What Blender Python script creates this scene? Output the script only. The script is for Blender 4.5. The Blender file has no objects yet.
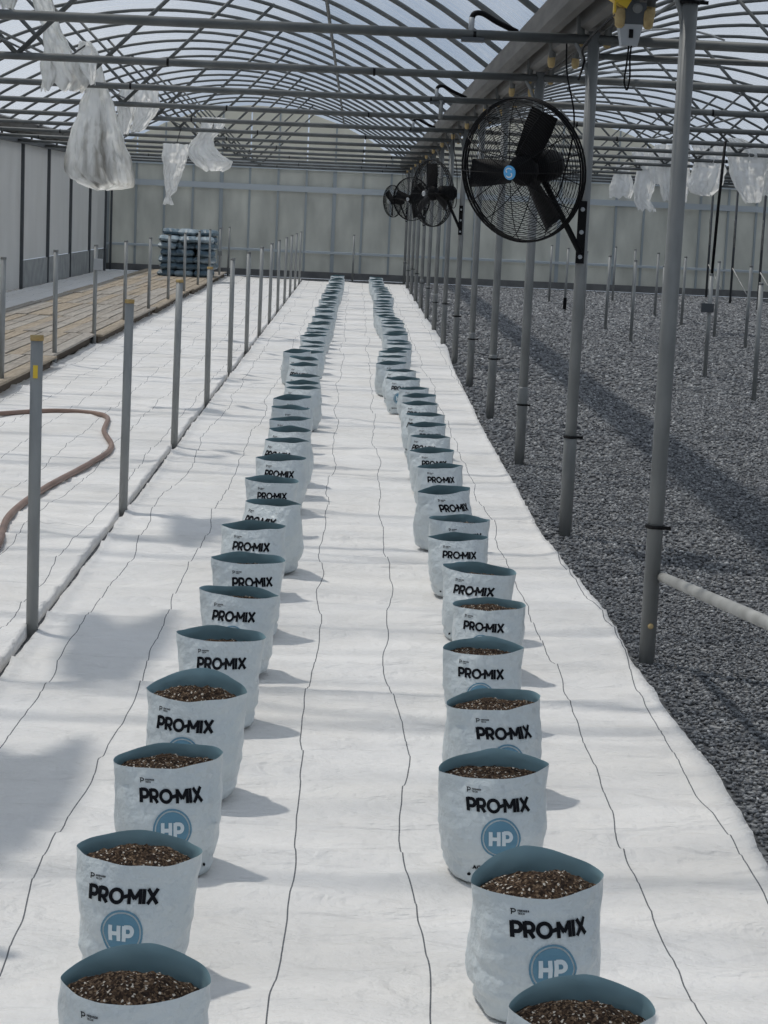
import bpy, bmesh, math, random
import numpy as np
from mathutils import Vector, Matrix, Euler, noise

C = bpy.context.scene.collection
PI = math.pi
rnd = random.Random(7)

# ------------------------------------------------------------------ camera
H_CAM, PITCH, YAW, ROLL, F_PX = 1.70, 0.1527, 0.0209, 0.0447, 1953.4
cam = bpy.data.cameras.new('camera')
cam.sensor_fit = 'AUTO'; cam.sensor_width = 36.0
cam.lens = F_PX * 36.0 / 1024.0
cam.clip_start = 0.05; cam.clip_end = 400
camo = bpy.data.objects.new('camera', cam); C.objects.link(camo)
_f = Vector((math.sin(YAW) * math.cos(PITCH), math.cos(YAW) * math.cos(PITCH), -math.sin(PITCH)))
_r0 = Vector((math.cos(YAW), -math.sin(YAW), 0)); _u0 = _r0.cross(_f)
_r = math.cos(ROLL) * _r0 + math.sin(ROLL) * _u0
_u = -math.sin(ROLL) * _r0 + math.cos(ROLL) * _u0
camo.matrix_world = Matrix(((_r.x, _u.x, -_f.x, 0), (_r.y, _u.y, -_f.y, 0), (_r.z, _u.z, -_f.z, H_CAM), (0, 0, 0, 1)))
bpy.context.scene.camera = camo

# ------------------------------------------------------------------ sky, sun, exposure
world = bpy.data.worlds.new('sky'); bpy.context.scene.world = world
world.use_nodes = True
wn, wl = world.node_tree.nodes, world.node_tree.links
bg = wn['Background']
tc = wn.new('ShaderNodeTexCoord'); mp = wn.new('ShaderNodeMapping'); mp.inputs['Scale'].default_value = (3.0, 1.5, 5.0)
nz = wn.new('ShaderNodeTexNoise'); nz.inputs['Scale'].default_value = 1.6; nz.inputs['Detail'].default_value = 6
rp = wn.new('ShaderNodeValToRGB')
rp.color_ramp.elements[0].position = 0.36; rp.color_ramp.elements[0].color = (0.38, 0.49, 0.65, 1)
rp.color_ramp.elements[1].position = 0.64; rp.color_ramp.elements[1].color = (0.82, 0.89, 0.98, 1)
wl.new(tc.outputs['Generated'], mp.inputs['Vector']); wl.new(mp.outputs[0], nz.inputs['Vector'])
wl.new(nz.outputs['Fac'], rp.inputs[0]); wl.new(rp.outputs[0], bg.inputs['Color'])
bg.inputs['Strength'].default_value = 0.70

sun = bpy.data.lights.new('sun', 'SUN'); sun.energy = 2.45; sun.angle = math.radians(1.8); sun.color = (1.0, 0.95, 0.87)
suno = bpy.data.objects.new('sun', sun); C.objects.link(suno)
SUN_DIR = Vector((0.43, -0.29, -1.0)).normalized()
suno.rotation_euler = SUN_DIR.to_track_quat('-Z', 'Y').to_euler()
suno.location = (-10, 8, 30)

vs = bpy.context.scene.view_settings
vs.view_transform = 'Standard'; vs.look = 'None'; vs.exposure = 0.0; vs.gamma = 1.0; vs.use_curve_mapping = False
bpy.context.scene.cycles.transparent_max_bounces = 24
bpy.context.scene.cycles.max_bounces = 8

# ------------------------------------------------------------------ materials
MATS = {}
def mat(name, color, rough=0.6, metal=0.0, var=None, vscale=8.0, bump=None, bscale=60.0, spec=0.5, detail=4, coord='Object', vs3=None, bdist=0.01):
    m = bpy.data.materials.new(name); m.use_nodes = True
    nt = m.node_tree; n, l = nt.nodes, nt.links
    b = n['Principled BSDF']
    b.inputs['Roughness'].default_value = rough; b.inputs['Metallic'].default_value = metal
    b.inputs['Specular IOR Level'].default_value = spec
    b.inputs['Base Color'].default_value = (*color, 1)
    t = n.new('ShaderNodeTexCoord')
    if var:
        tx = n.new('ShaderNodeTexNoise'); tx.inputs['Scale'].default_value = vscale; tx.inputs['Detail'].default_value = detail
        if vs3:
            mpn = n.new('ShaderNodeMapping'); mpn.inputs['Scale'].default_value = vs3
            l.new(t.outputs[coord], mpn.inputs['Vector']); l.new(mpn.outputs[0], tx.inputs['Vector'])
        else:
            l.new(t.outputs[coord], tx.inputs['Vector'])
        r = n.new('ShaderNodeValToRGB')
        r.color_ramp.elements[0].position = 0.3; r.color_ramp.elements[0].color = (*color, 1)
        r.color_ramp.elements[1].position = 0.7; r.color_ramp.elements[1].color = (*var, 1)
        l.new(tx.outputs['Fac'], r.inputs[0]); l.new(r.outputs[0], b.inputs['Base Color'])
    if bump:
        tb = n.new('ShaderNodeTexNoise'); tb.inputs['Scale'].default_value = bscale; tb.inputs['Detail'].default_value = 5
        l.new(t.outputs[coord], tb.inputs['Vector'])
        bp = n.new('ShaderNodeBump'); bp.inputs['Strength'].default_value = bump; bp.inputs['Distance'].default_value = bdist
        l.new(tb.outputs['Fac'], bp.inputs['Height']); l.new(bp.outputs[0], b.inputs['Normal'])
    MATS[name] = m
    return m

steel = mat('galvanized_steel', (0.155, 0.163, 0.163), 0.55, 0.1, (0.24, 0.248, 0.244), 14, vs3=(1, 1, 0.25))
steel_stub = mat('stub_steel', (0.215, 0.225, 0.225), 0.5, 0.1, (0.31, 0.32, 0.315), 14, vs3=(1, 1, 0.25))
steel_light = mat('pale_pipe_steel', (0.26, 0.26, 0.245), 0.6, 0.1, (0.44, 0.44, 0.42), 7)
steel_dark = mat('arch_steel', (0.075, 0.082, 0.082), 0.55, 0.1, (0.125, 0.132, 0.13), 6)
gutter_m = mat('gutter_metal', (0.060, 0.058, 0.054), 0.6, 0.2, (0.125, 0.12, 0.11), 6, vs3=(3, .3, 3))
black = mat('black_plastic', (0.006, 0.006, 0.007), 0.6, spec=0.15)
black_metal = mat('black_metal', (0.006, 0.006, 0.007), 0.6, 0, spec=0.15)
tan = mat('tan_foam', (0.36, 0.26, 0.12), 0.85, 0, (0.50, 0.38, 0.19), 30)
yellow = mat('yellow_paint', (0.72, 0.50, 0.04), 0.45)
rust = mat('rusty_cap', (0.40, 0.27, 0.10), 0.8, 0, (0.52, 0.40, 0.20), 30)
grey_plastic = mat('grey_plastic', (0.36, 0.38, 0.40), 0.5)
bag_white = mat('bag_white', (0.545, 0.60, 0.62), 0.36, 0, (0.60, 0.65, 0.665), 9, bump=0.9, bscale=24, bdist=0.020)
bag_teal = mat('bag_teal', (0.23, 0.37, 0.42), 0.45, 0, (0.27, 0.415, 0.46), 9)
ink = mat('black_ink', (0.008, 0.009, 0.012), 0.7, spec=0.1)
badge_blue = mat('badge_blue', (0.125, 0.26, 0.355), 0.5, spec=0.2)
badge_white = mat('badge_white', (0.62, 0.69, 0.72), 0.5)
sack_m = mat('sack_blue', (0.075, 0.12, 0.155), 0.35, 0, (0.17, 0.235, 0.28), 7, bump=0.8, bscale=12, bdist=0.04)
sack_w = mat('sack_pale', (0.14, 0.20, 0.24), 0.35, 0, (0.36, 0.43, 0.47), 7, bump=0.8, bscale=12, bdist=0.04)
wood = mat('weathered_wood', (0.24, 0.21, 0.175), 0.85, 0, (0.40, 0.36, 0.31), 5, bump=0.3, bscale=40, vs3=(8, 0.7, 3))
wood2 = mat('grey_wood', (0.29, 0.26, 0.225), 0.85, 0, (0.44, 0.405, 0.355), 5, bump=0.3, bscale=40, vs3=(8, 0.7, 3))
wood3 = mat('tan_wood', (0.27, 0.215, 0.155), 0.85, 0, (0.42, 0.355, 0.27), 5, bump=0.3, bscale=40, vs3=(8, 0.7, 3))
wood_dark = mat('bearer_wood', (0.12, 0.095, 0.07), 0.9)
hose_m = mat('hose_rubber', (0.20, 0.125, 0.095), 0.55, 0, (0.26, 0.18, 0.145), 5)
frame_m = mat('wall_frame_metal', (0.36, 0.40, 0.42), 0.5, 0.1)
rail_m = mat('wall_rail_metal', (0.50, 0.545, 0.57), 0.5, 0.1)
dark_frame = mat('dark_frame_metal', (0.075, 0.082, 0.09), 0.5, 0.2)
skirt_m = mat('skirt_board', (0.24, 0.25, 0.25), 0.8, 0, (0.36, 0.37, 0.36), 4)
kick_m = mat('base_board', (0.13, 0.13, 0.13), 0.8, 0, (0.19, 0.19, 0.185), 4)
blue_logo = mat('blue_logo', (0.10, 0.42, 0.78), 0.4)
white_m = mat('white_mark', (0.8, 0.8, 0.8), 0.5)

def soil_mat():
    m = bpy.data.materials.new('potting_soil'); m.use_nodes = True
    n, l = m.node_tree.nodes, m.node_tree.links; b = n['Principled BSDF']
    b.inputs['Roughness'].default_value = 0.95; b.inputs['Specular IOR Level'].default_value = 0.2
    t = n.new('ShaderNodeTexCoord')
    v = n.new('ShaderNodeTexVoronoi'); v.inputs['Scale'].default_value = 230
    l.new(t.outputs['Object'], v.inputs['Vector'])
    s = n.new('ShaderNodeSeparateColor'); l.new(v.outputs['Color'], s.inputs[0])
    r = n.new('ShaderNodeValToRGB'); e = r.color_ramp
    e.interpolation = 'CONSTANT'
    e.elements[0].position = 0; e.elements[0].color = (0.022, 0.014, 0.010, 1)
    e.elements[1].position = 0.94; e.elements[1].color = (0.50, 0.46, 0.40, 1)
    x = e.elements.new(0.35); x.color = (0.045, 0.028, 0.018, 1)
    x = e.elements.new(0.62); x.color = (0.085, 0.055, 0.034, 1)
    x = e.elements.new(0.82); x.color = (0.17, 0.12, 0.08, 1)
    l.new(s.outputs[0], r.inputs[0]); l.new(r.outputs[0], b.inputs['Base Color'])
    bp = n.new('ShaderNodeBump'); bp.inputs['Strength'].default_value = 0.8; bp.inputs['Distance'].default_value = 0.006
    l.new(s.outputs[1], bp.inputs['Height']); l.new(bp.outputs[0], b.inputs['Normal'])
    return m
soil_m = soil_mat()

def gravel_mat(name, attr):
    m = bpy.data.materials.new(name); m.use_nodes = True
    n, l = m.node_tree.nodes, m.node_tree.links; b = n['Principled BSDF']
    b.inputs['Roughness'].default_value = 0.8; b.inputs['Specular IOR Level'].default_value = 0.35
    r = n.new('ShaderNodeValToRGB'); e = r.color_ramp.elements
    e[0].position = 0; e[0].color = (0.080, 0.083, 0.090, 1)
    e[1].position = 1; e[1].color = (0.56, 0.57, 0.57, 1)
    x = e.new(0.5); x.color = (0.190, 0.195, 0.203, 1)
    x = e.new(0.85); x.color = (0.33, 0.335, 0.335, 1)
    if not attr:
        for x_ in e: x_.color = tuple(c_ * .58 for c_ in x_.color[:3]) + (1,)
    if attr:
        a = n.new('ShaderNodeAttribute'); a.attribute_name = 'shade'; l.new(a.outputs['Fac'], r.inputs[0])
    else:
        t = n.new('ShaderNodeTexCoord'); v = n.new('ShaderNodeTexVoronoi'); v.inputs['Scale'].default_value = 38
        l.new(t.outputs['Object'], v.inputs['Vector'])
        s = n.new('ShaderNodeSeparateColor'); l.new(v.outputs['Color'], s.inputs[0]); l.new(s.outputs[0], r.inputs[0])
        bp = n.new('ShaderNodeBump'); bp.inputs['Strength'].default_value = 1.0; bp.inputs['Distance'].default_value = 0.02
        l.new(s.outputs[1], bp.inputs['Height']); l.new(bp.outputs[0], b.inputs['Normal'])
    l.new(r.outputs[0], b.inputs['Base Color'])
    return m
gravel_base = gravel_mat('gravel_bed', False); gravel_stone = gravel_mat('gravel_stones', True)

def cloth_mat(name, lines, seed, cross=None, wob=0.035, tint=(0.78, 0.765, 0.745)):
    """woven white ground cover with printed dark warp threads at the given X positions (attribute 'flat' holds the flat cloth coordinates)"""
    m = bpy.data.materials.new(name); m.use_nodes = True
    n, l = m.node_tree.nodes, m.node_tree.links; b = n['Principled BSDF']
    b.inputs['Roughness'].default_value = 0.55; b.inputs['Specular IOR Level'].default_value = 0.4
    def math_(op, a, c, d=None):
        k = n.new('ShaderNodeMath'); k.operation = op
        for i, q in enumerate((a, c)):
            if q is None: continue
            if isinstance(q, (int, float)): k.inputs[i].default_value = q
            else: l.new(q, k.inputs[i])
        return k.outputs[0]
    at = n.new('ShaderNodeAttribute'); at.attribute_name = 'flat'
    sp = n.new('ShaderNodeSeparateXYZ'); l.new(at.outputs['Vector'], sp.inputs[0])
    X, Y = sp.outputs[0], sp.outputs[1]
    mask = None
    for i, x in enumerate(lines):
        w1 = n.new('ShaderNodeTexNoise'); w1.noise_dimensions = '1D'; w1.inputs['Scale'].default_value = 0.55; w1.inputs['Detail'].default_value = 3.0; w1.inputs['Roughness'].default_value = 0.5
        l.new(math_('ADD', Y, seed * 13.7 + i * 31.3), w1.inputs['W'])
        off = math_('MULTIPLY', math_('SUBTRACT', w1.outputs['Fac'], 0.5), wob * 4)
        d = math_('ABSOLUTE', math_('SUBTRACT', math_('ADD', X, off), x), None)
        k = math_('LESS_THAN', d, 0.0019)
        mask = k if mask is None else math_('MAXIMUM', mask, k)
    if cross:
        w2 = n.new('ShaderNodeTexNoise'); w2.noise_dimensions = '1D'; w2.inputs['Scale'].default_value = 3.0
        l.new(X, w2.inputs['W'])
        yy = math_('ADD', Y, math_('MULTIPLY', math_('SUBTRACT', w2.outputs['Fac'], 0.5), 0.2))
        k = math_('LESS_THAN', math_('ABSOLUTE', math_('SUBTRACT', math_('FRACT', math_('DIVIDE', yy, cross), None), 0.5), None), 0.004 / cross)
        mask = math_('MAXIMUM', mask, math_('MULTIPLY', k, 0.35))
    tx = n.new('ShaderNodeTexNoise'); tx.inputs['Scale'].default_value = 1.3; tx.inputs['Detail'].default_value = 5
    tco = n.new('ShaderNodeTexCoord'); l.new(tco.outputs['Object'], tx.inputs['Vector'])
    r = n.new('ShaderNodeValToRGB')
    r.color_ramp.elements[0].position = 0.32; r.color_ramp.elements[0].color = (tint[0] * .93, tint[1] * .92, tint[2] * .90, 1)
    r.color_ramp.elements[1].position = 0.62; r.color_ramp.elements[1].color = (*tint, 1)
    l.new(tx.outputs['Fac'], r.inputs[0])
    mx = n.new('ShaderNodeMix'); mx.data_type = 'RGBA'
    l.new(mask, mx.inputs['Factor']); l.new(r.outputs[0], mx.inputs[6]); mx.inputs[7].default_value = (0.10, 0.105, 0.115, 1)
    l.new(mx.outputs[2], b.inputs['Base Color'])
    # fine weave and crumple relief
    cr = n.new('ShaderNodeTexNoise'); cr.inputs['Scale'].default_value = 9.0; cr.inputs['Detail'].default_value = 7; cr.inputs['Roughness'].default_value = 0.62
    l.new(tco.outputs['Object'], cr.inputs['Vector'])
    bp = n.new('ShaderNodeBump'); bp.inputs['Strength'].default_value = 0.7; bp.inputs['Distance'].default_value = 0.03
    l.new(cr.outputs['Fac'], bp.inputs['Height'])
    mp2 = n.new('ShaderNodeMapping'); mp2.inputs['Scale'].default_value = (1.0, 2.4, 1.0); mp2.inputs['Rotation'].default_value = (0, 0, 0.25)
    c2 = n.new('ShaderNodeTexNoise'); c2.inputs['Scale'].default_value = 2.6; c2.inputs['Detail'].default_value = 4; c2.inputs['Distortion'].default_value = 0.8
    l.new(tco.outputs['Object'], mp2.inputs['Vector']); l.new(mp2.outputs[0], c2.inputs['Vector'])
    b2 = n.new('ShaderNodeBump'); b2.inputs['Strength'].default_value = 0.55; b2.inputs['Distance'].default_value = 0.10
    l.new(c2.outputs['Fac'], b2.inputs['Height']); l.new(bp.outputs[0], b2.inputs['Normal'])
    l.new(b2.outputs[0], b.inputs['Normal'])
    return m

def film_mat(name, clear, diffuse_col, streak=True):
    """clear poly film: part of the light goes straight through, part scatters"""
    m = bpy.data.materials.new(name); m.use_nodes = True
    n, l = m.node_tree.nodes, m.node_tree.links
    n.remove(n['Principled BSDF']); out = n['Material Output']
    tr = n.new('ShaderNodeBsdfTransparent'); tr.inputs[0].default_value = (0.97, 0.98, 1.0, 1)
    tl = n.new('ShaderNodeBsdfTranslucent'); tl.inputs[0].default_value = (*diffuse_col, 1)
    df = n.new('ShaderNodeBsdfDiffuse'); df.inputs[0].default_value = (*diffuse_col, 1)
    gl = n.new('ShaderNodeBsdfGlossy'); gl.inputs['Roughness'].default_value = 0.25; gl.inputs[0].default_value = (0.9, 0.9, 0.9, 1)
    a = n.new('ShaderNodeMixShader'); a.inputs[0].default_value = 0.35; l.new(tl.outputs[0], a.inputs[1]); l.new(df.outputs[0], a.inputs[2])
    a2 = n.new('ShaderNodeMixShader'); a2.inputs[0].default_value = 0.12; l.new(a.outputs[0], a2.inputs[1]); l.new(gl.outputs[0], a2.inputs[2])
    mx = n.new('ShaderNodeMixShader'); l.new(a2.outputs[0], mx.inputs[1]); l.new(tr.outputs[0], mx.inputs[2])
    if streak:
        t = n.new('ShaderNodeTexCoord'); mpn = n.new('ShaderNodeMapping'); mpn.inputs['Scale'].default_value = (0.35, 7.0, 0.35)
        tx = n.new('ShaderNodeTexNoise'); tx.inputs['Scale'].default_value = 2.0; tx.inputs['Detail'].default_value = 4
        l.new(t.outputs['Object'], mpn.inputs['Vector']); l.new(mpn.outputs[0], tx.inputs['Vector'])
        mr = n.new('ShaderNodeMapRange'); mr.inputs[1].default_value = 0.35; mr.inputs[2].default_value = 0.68
        mr.inputs[3].default_value = clear + 0.10; mr.inputs[4].default_value = clear - 0.30
        l.new(tx.outputs['Fac'], mr.inputs[0]); l.new(mr.outputs[0], mx.inputs[0])
    else:
        mx.inputs[0].default_value = clear
    l.new(mx.outputs[0], out.inputs['Surface'])
    return m
roof_film = film_mat('roof_film', 0.80, (0.80, 0.83, 0.87))
hang_film = film_mat('hanging_film', 0.03, (0.93, 0.93, 0.91), False)

def dirty_film():
    m = bpy.data.materials.new('dirty_film'); m.use_nodes = True
    n, l = m.node_tree.nodes, m.node_tree.links; b = n['Principled BSDF']; out = n['Material Output']
    b.inputs['Roughness'].default_value = 0.35
    t = n.new('ShaderNodeTexCoord'); mpn = n.new('ShaderNodeMapping'); mpn.inputs['Scale'].default_value = (7, 7, 0.6)
    tx = n.new('ShaderNodeTexNoise'); tx.inputs['Scale'].default_value = 1.0; tx.inputs['Detail'].default_value = 5
    l.new(t.outputs['Object'], mpn.inputs['Vector']); l.new(mpn.outputs[0], tx.inputs['Vector'])
    r = n.new('ShaderNodeValToRGB')
    r.color_ramp.elements[0].position = 0.30; r.color_ramp.elements[0].color = (0.30, 0.28, 0.245, 1)
    r.color_ramp.elements[1].position = 0.52; r.color_ramp.elements[1].color = (0.95, 0.95, 0.92, 1)
    l.new(tx.outputs['Fac'], r.inputs[0]); l.new(r.outputs[0], b.inputs['Base Color'])
    tl = n.new('ShaderNodeBsdfTranslucent'); l.new(r.outputs[0], tl.inputs[0])
    tr = n.new('ShaderNodeBsdfTransparent')
    a = n.new('ShaderNodeMixShader'); a.inputs[0].default_value = 0.45; l.new(b.outputs[0], a.inputs[1]); l.new(tl.outputs[0], a.inputs[2])
    a2 = n.new('ShaderNodeMixShader'); a2.inputs[0].default_value = 0.03; l.new(a.outputs[0], a2.inputs[1]); l.new(tr.outputs[0], a2.inputs[2])
    l.new(a2.outputs[0], out.inputs['Surface'])
    return m
dirty_film_m = dirty_film()

def panel_mat(name, col, col2, trans):
    m = mat(name, col, 0.6, 0, col2, 1.3, vs3=(1.6, 1.6, 0.7))
    n, l = m.node_tree.nodes, m.node_tree.links; b = n['Principled BSDF']; out = n['Material Output']
    tl = n.new('ShaderNodeBsdfTranslucent'); tl.inputs[0].default_value = (*col2, 1)
    a = n.new('ShaderNodeMixShader'); a.inputs[0].default_value = trans
    l.new(b.outputs[0], a.inputs[1]); l.new(tl.outputs[0], a.inputs[2]); l.new(a.outputs[0], out.inputs['Surface'])
    return m
panel_m = panel_mat('wall_panel_grey', (0.35, 0.36, 0.345), (0.72, 0.72, 0.67), 0.44)
gable_m = panel_mat('gable_panel_beige', (0.66, 0.645, 0.575), (0.76, 0.74, 0.665), 0.5)
curtain_m = panel_mat('side_curtain', (0.64, 0.64, 0.625), (0.72, 0.72, 0.705), 0.35)

# ------------------------------------------------------------------ mesh helpers
class MB:
    def __init__(s): s.v = []; s.f = []
    def add(s, v, f):
        o = len(s.v); s.v += [tuple(p) for p in v]; s.f += [tuple(i + o for i in q) for q in f]; return s
    def box(s, cx, cy, cz, sx, sy, sz, M=None):
        v = [Vector((cx + i * sx / 2, cy + j * sy / 2, cz + k * sz / 2)) for i in (-1, 1) for j in (-1, 1) for k in (-1, 1)]
        if M: v = [M @ p for p in v]
        return s.add(v, [(0, 1, 3, 2), (4, 6, 7, 5), (0, 4, 5, 1), (2, 3, 7, 6), (0, 2, 6, 4), (1, 5, 7, 3)])
    def tube(s, pts, r, n=8, closed=False, caps=True):
        pts = [Vector(p) for p in pts]; N = len(pts)
        rs = r if isinstance(r, (list, tuple)) else [r] * N
        ring = []; up = None
        for i, p in enumerate(pts):
            a = pts[(i - 1) % N] if (closed or i > 0) else p
            b = pts[(i + 1) % N] if (closed or i < N - 1) else p
            t = (b - a).normalized()
            if up is None:
                up = Vector((0, 0, 1)) if abs(t.z) < 0.9 else Vector((1, 0, 0))
            x = t.cross(up).normalized(); y = x.cross(t).normalized(); up = y
            ring.append([p + rs[i] * (math.cos(2 * PI * k / n) * x + math.sin(2 * PI * k / n) * y) for k in range(n)])
        v = [q for R in ring for q in R]; f = []
        M = N if closed else N - 1
        for i in range(M):
            for k in range(n):
                f.append((i * n + k, i * n + (k + 1) % n, ((i + 1) % N) * n + (k + 1) % n, ((i + 1) % N) * n + k))
        if caps and not closed:
            f.append(tuple(range(n))[::-1]); f.append(tuple((N - 1) * n + k for k in range(n)))
        return s.add(v, f)
    def lathe(s, prof, n=16, M=None):
        v = []; f = []
        for (r, z) in prof:
            for k in range(n):
                p = Vector((r * math.cos(2 * PI * k / n), r * math.sin(2 * PI * k / n), z)); v.append(M @ p if M else p)
        for i in range(len(prof) - 1):
            for k in range(n):
                f.append((i * n + k, i * n + (k + 1) % n, (i + 1) * n + (k + 1) % n, (i + 1) * n + k))
        f.append(tuple(range(n))[::-1]); f.append(tuple((len(prof) - 1) * n + k for k in range(n)))
        return s.add(v, f)
    def mesh(s, name, m, smooth=False):
        me = bpy.data.meshes.new(name); me.from_pydata(s.v, [], s.f)
        if m: me.materials.append(m)
        if smooth: me.polygons.foreach_set('use_smooth', [True] * len(me.polygons))
        me.update(); return me

def put(name, me, parent=None, loc=None, rot=None):
    o = bpy.data.objects.new(name, me); C.objects.link(o)
    if parent: o.parent = parent
    if loc is not None: o.location = loc
    if rot is not None: o.rotation_euler = rot
    return o
def tag(o, label, cat, group=None, kind=None):
    o['label'] = label; o['category'] = cat
    if group: o['group'] = group
    if kind: o['kind'] = kind
    return o
def empty(name, loc, rz=0.0):
    o = bpy.data.objects.new(name, None); C.objects.link(o); o.location = loc; o.rotation_euler = (0, 0, rz); o.empty_display_size = 0.1
    return o
def structure(name, me, parent=None, label=None):
    o = put(name, me, parent); o['kind'] = 'structure'
    if label: o['label'] = label
    return o
def nth(i):
    return ['nearest', 'second', 'third', 'fourth', 'fifth', 'sixth', 'seventh', 'eighth', 'ninth', 'tenth', 'eleventh', 'twelfth', 'thirteenth', 'fourteenth',
            'fifteenth', 'sixteenth', 'seventeenth', 'eighteenth', 'nineteenth', 'twentieth', 'twenty-first', 'twenty-second', 'twenty-third', 'twenty-fourth',
            'twenty-fifth', 'twenty-sixth', 'twenty-seventh', 'twenty-eighth', 'twenty-ninth', 'thirtieth', 'thirty-first'][i]

# ------------------------------------------------------------------ layout
PX, SP, Y0 = 1.214, 3.04, 7.488             # post line, frame spacing, first frame in view
FY = [Y0 + SP * k for k in range(-3, 14)]   # frame positions along the house
YB = 48.2                                   # back wall
SPAN = 7.26
XL = PX - SPAN                              # left wall / gutter line
XR = PX + SPAN
XRR = XR + SPAN
TIE = 2.64
YF = -6.0
def arch_z(dx): return 4.12 - (4.12 - 2.80) * (abs(dx) / (SPAN / 2)) ** 2.05

# floor
mb = MB(); mb.add([(XL - .3, YF, -.02), (XRR + .3, YF, -.02), (XRR + .3, YB + .3, -.02), (XL - .3, YB + .3, -.02)], [(0, 1, 2, 3)])
structure('floor', mb.mesh('floor', gravel_base), label='dark crushed gravel bed across the greenhouse floor')

edge_y = [0, 4.5, 5.9, 6.3, 7.5, 8.3, 10.3, 13.1, 16, 21.6, 24.8, 30, 42, 60]
edge_x = [1.17, 1.16, 1.20, 1.18, 1.145, 1.165, 1.075, 1.08, 1.09, 1.15, 1.235, 1.22, 1.22, 1.2]
def right_edge(y): return float(np.interp(y, edge_y, edge_x)) + .010 * noise.noise((y * .45, 4.2, 0))

# near gravel as real stones
def gravel_stones():
    rs = np.random.RandomState(3)
    P = []
    for (y0, y1, x0, x1, dens) in ((4.6, 9, 1.0, 3.2, 3600), (9, 14, 1.0, 4.6, 1900), (14, 20, 1.05, 5.6, 850), (20, 32, 1.1, 8.0, 280), (32, 47.6, 1.2, 9.6, 170)):
        n = int((y1 - y0) * (x1 - x0) * dens)
        P.append(np.stack([rs.uniform(x0, x1, n), rs.uniform(y0, y1, n), rs.uniform(-0.018, -0.009, n)], 1))
    P = np.concatenate(P); P = P[P[:, 0] > np.interp(P[:, 1], edge_y, edge_x) + .028]; n = len(P)
    octa = np.array([(1, 0, 0), (-1, 0, 0), (0, 1, 0), (0, -1, 0), (0, 0, 1), (0, 0, -1)], float)
    of = np.array([(0, 2, 4), (2, 1, 4), (1, 3, 4), (3, 0, 4), (2, 0, 5), (1, 2, 5), (3, 1, 5), (0, 3, 5)])
    of = of[:8]
    a = rs.uniform(0, 2 * PI, n); tl = rs.normal(0, .5, n)
    sc = np.stack([rs.uniform(.007, .016, n), rs.uniform(.005, .010, n), rs.uniform(.004, .008, n)], 1)
    sc *= np.where(P[:, 1] > 9, 1.35, 1.0)[:, None] * np.where(P[:, 1] > 14, 1.4, 1.0)[:, None] * np.where(P[:, 1] > 20, 1.5, 1.0)[:, None] * np.where(P[:, 1] > 32, 1.35, 1.0)[:, None]
    V = octa[None] * sc[:, None, :] * rs.uniform(.75, 1.25, (n, 6, 1))
    ct, st = np.cos(tl)[:, None], np.sin(tl)[:, None]
    y, z = V[:, :, 1] * ct - V[:, :, 2] * st, V[:, :, 1] * st + V[:, :, 2] * ct
    ca, sa = np.cos(a)[:, None], np.sin(a)[:, None]
    x2, y2 = V[:, :, 0] * ca - y * sa, V[:, :, 0] * sa + y * ca
    W = np.stack([x2, y2, z], 2) + P[:, None, :]
    F = (of[None] + (np.arange(n) * 6)[:, None, None]).reshape(-1, 3)
    me = bpy.data.meshes.new('gravel'); me.vertices.add(n * 6); me.vertices.foreach_set('co', W.ravel())
    nf = len(F); me.loops.add(nf * 3); me.loops.foreach_set('vertex_index', F.ravel().astype(np.int32))
    me.polygons.add(nf); me.polygons.foreach_set('loop_start', (np.arange(nf) * 3).astype(np.int32)); me.polygons.foreach_set('loop_total', np.full(nf, 3, np.int32))
    at = me.attributes.new('shade', 'FLOAT', 'POINT'); at.data.foreach_set('value', np.repeat(rs.beta(2, 2.2, n), 6))
    me.materials.append(gravel_stone); me.update(); me.validate()
    o = put('gravel', me); tag(o, 'loose dark grey crushed stone right of the white cloth', 'gravel', kind='stuff')
gravel_stones()

# ------------------------------------------------------------------ walls
# back wall: panels between mullions
wb = bpy.data.objects.new('wall_back', None); C.objects.link(wb); wb.location = (0, YB, 0); wb['kind'] = 'structure'
wb['label'] = 'far end wall of grey translucent panels in metal frames with beige gables'
MUL = 0.688
mx0 = XL; nm = int(round((XRR - XL) / MUL))
for i in range(nm):
    a = mx0 + i * MUL; b = a + MUL
    for (z0, z1) in ((0.16, 0.60), (0.66, 2.07), (2.21, 2.60)):
        m_ = MB(); dz = 0.012 * ((i * 7) % 3 - 1)
        m_.box((a + b) / 2, 0.02 + dz, (z0 + z1) / 2, MUL - 0.045, 0.012, z1 - z0)
        put('panel', m_.mesh('panel', panel_m), wb)
    m_ = MB(); w = 0.05 if i % 4 else 0.09
    m_.box(a, -0.01, 1.35, w, 0.07, 2.5)
    put('mullion', m_.mesh('mullion', frame_m), wb)
    # gable panels above the girder, cut to the arch
    for s in range(1):
        bay = int((a + MUL / 2 - XL) // SPAN); cx = XL + SPAN * (bay + .5)
        za, zb = arch_z(a - cx) - .03, arch_z(b - cx) - .03
        za, zb = max(za, 2.80), max(zb, 2.80)
        if max(za, zb) < 2.84: continue
        m_ = MB(); g = .018
        m_.add([(a + g, .01, 2.78), (b - g, .01, 2.78), (b - g, .01, zb), (a + g, .01, za), (a + g, .03, 2.78), (b - g, .03, 2.78), (b - g, .03, zb), (a + g, .03, za)],
               [(0, 1, 2, 3), (5, 4, 7, 6), (3, 2, 6, 7), (1, 5, 6, 2), (4, 0, 3, 7), (4, 5, 1, 0)])
        put('gable_panel', m_.mesh('gable_panel', gable_m), wb)
        if i % 2 == 0:
            m_ = MB(); m_.box(a, 0.0, (2.78 + za) / 2, 0.04, 0.05, za - 2.78)
            put('gable_mullion', m_.mesh('gable_mullion', frame_m), wb)
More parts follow.
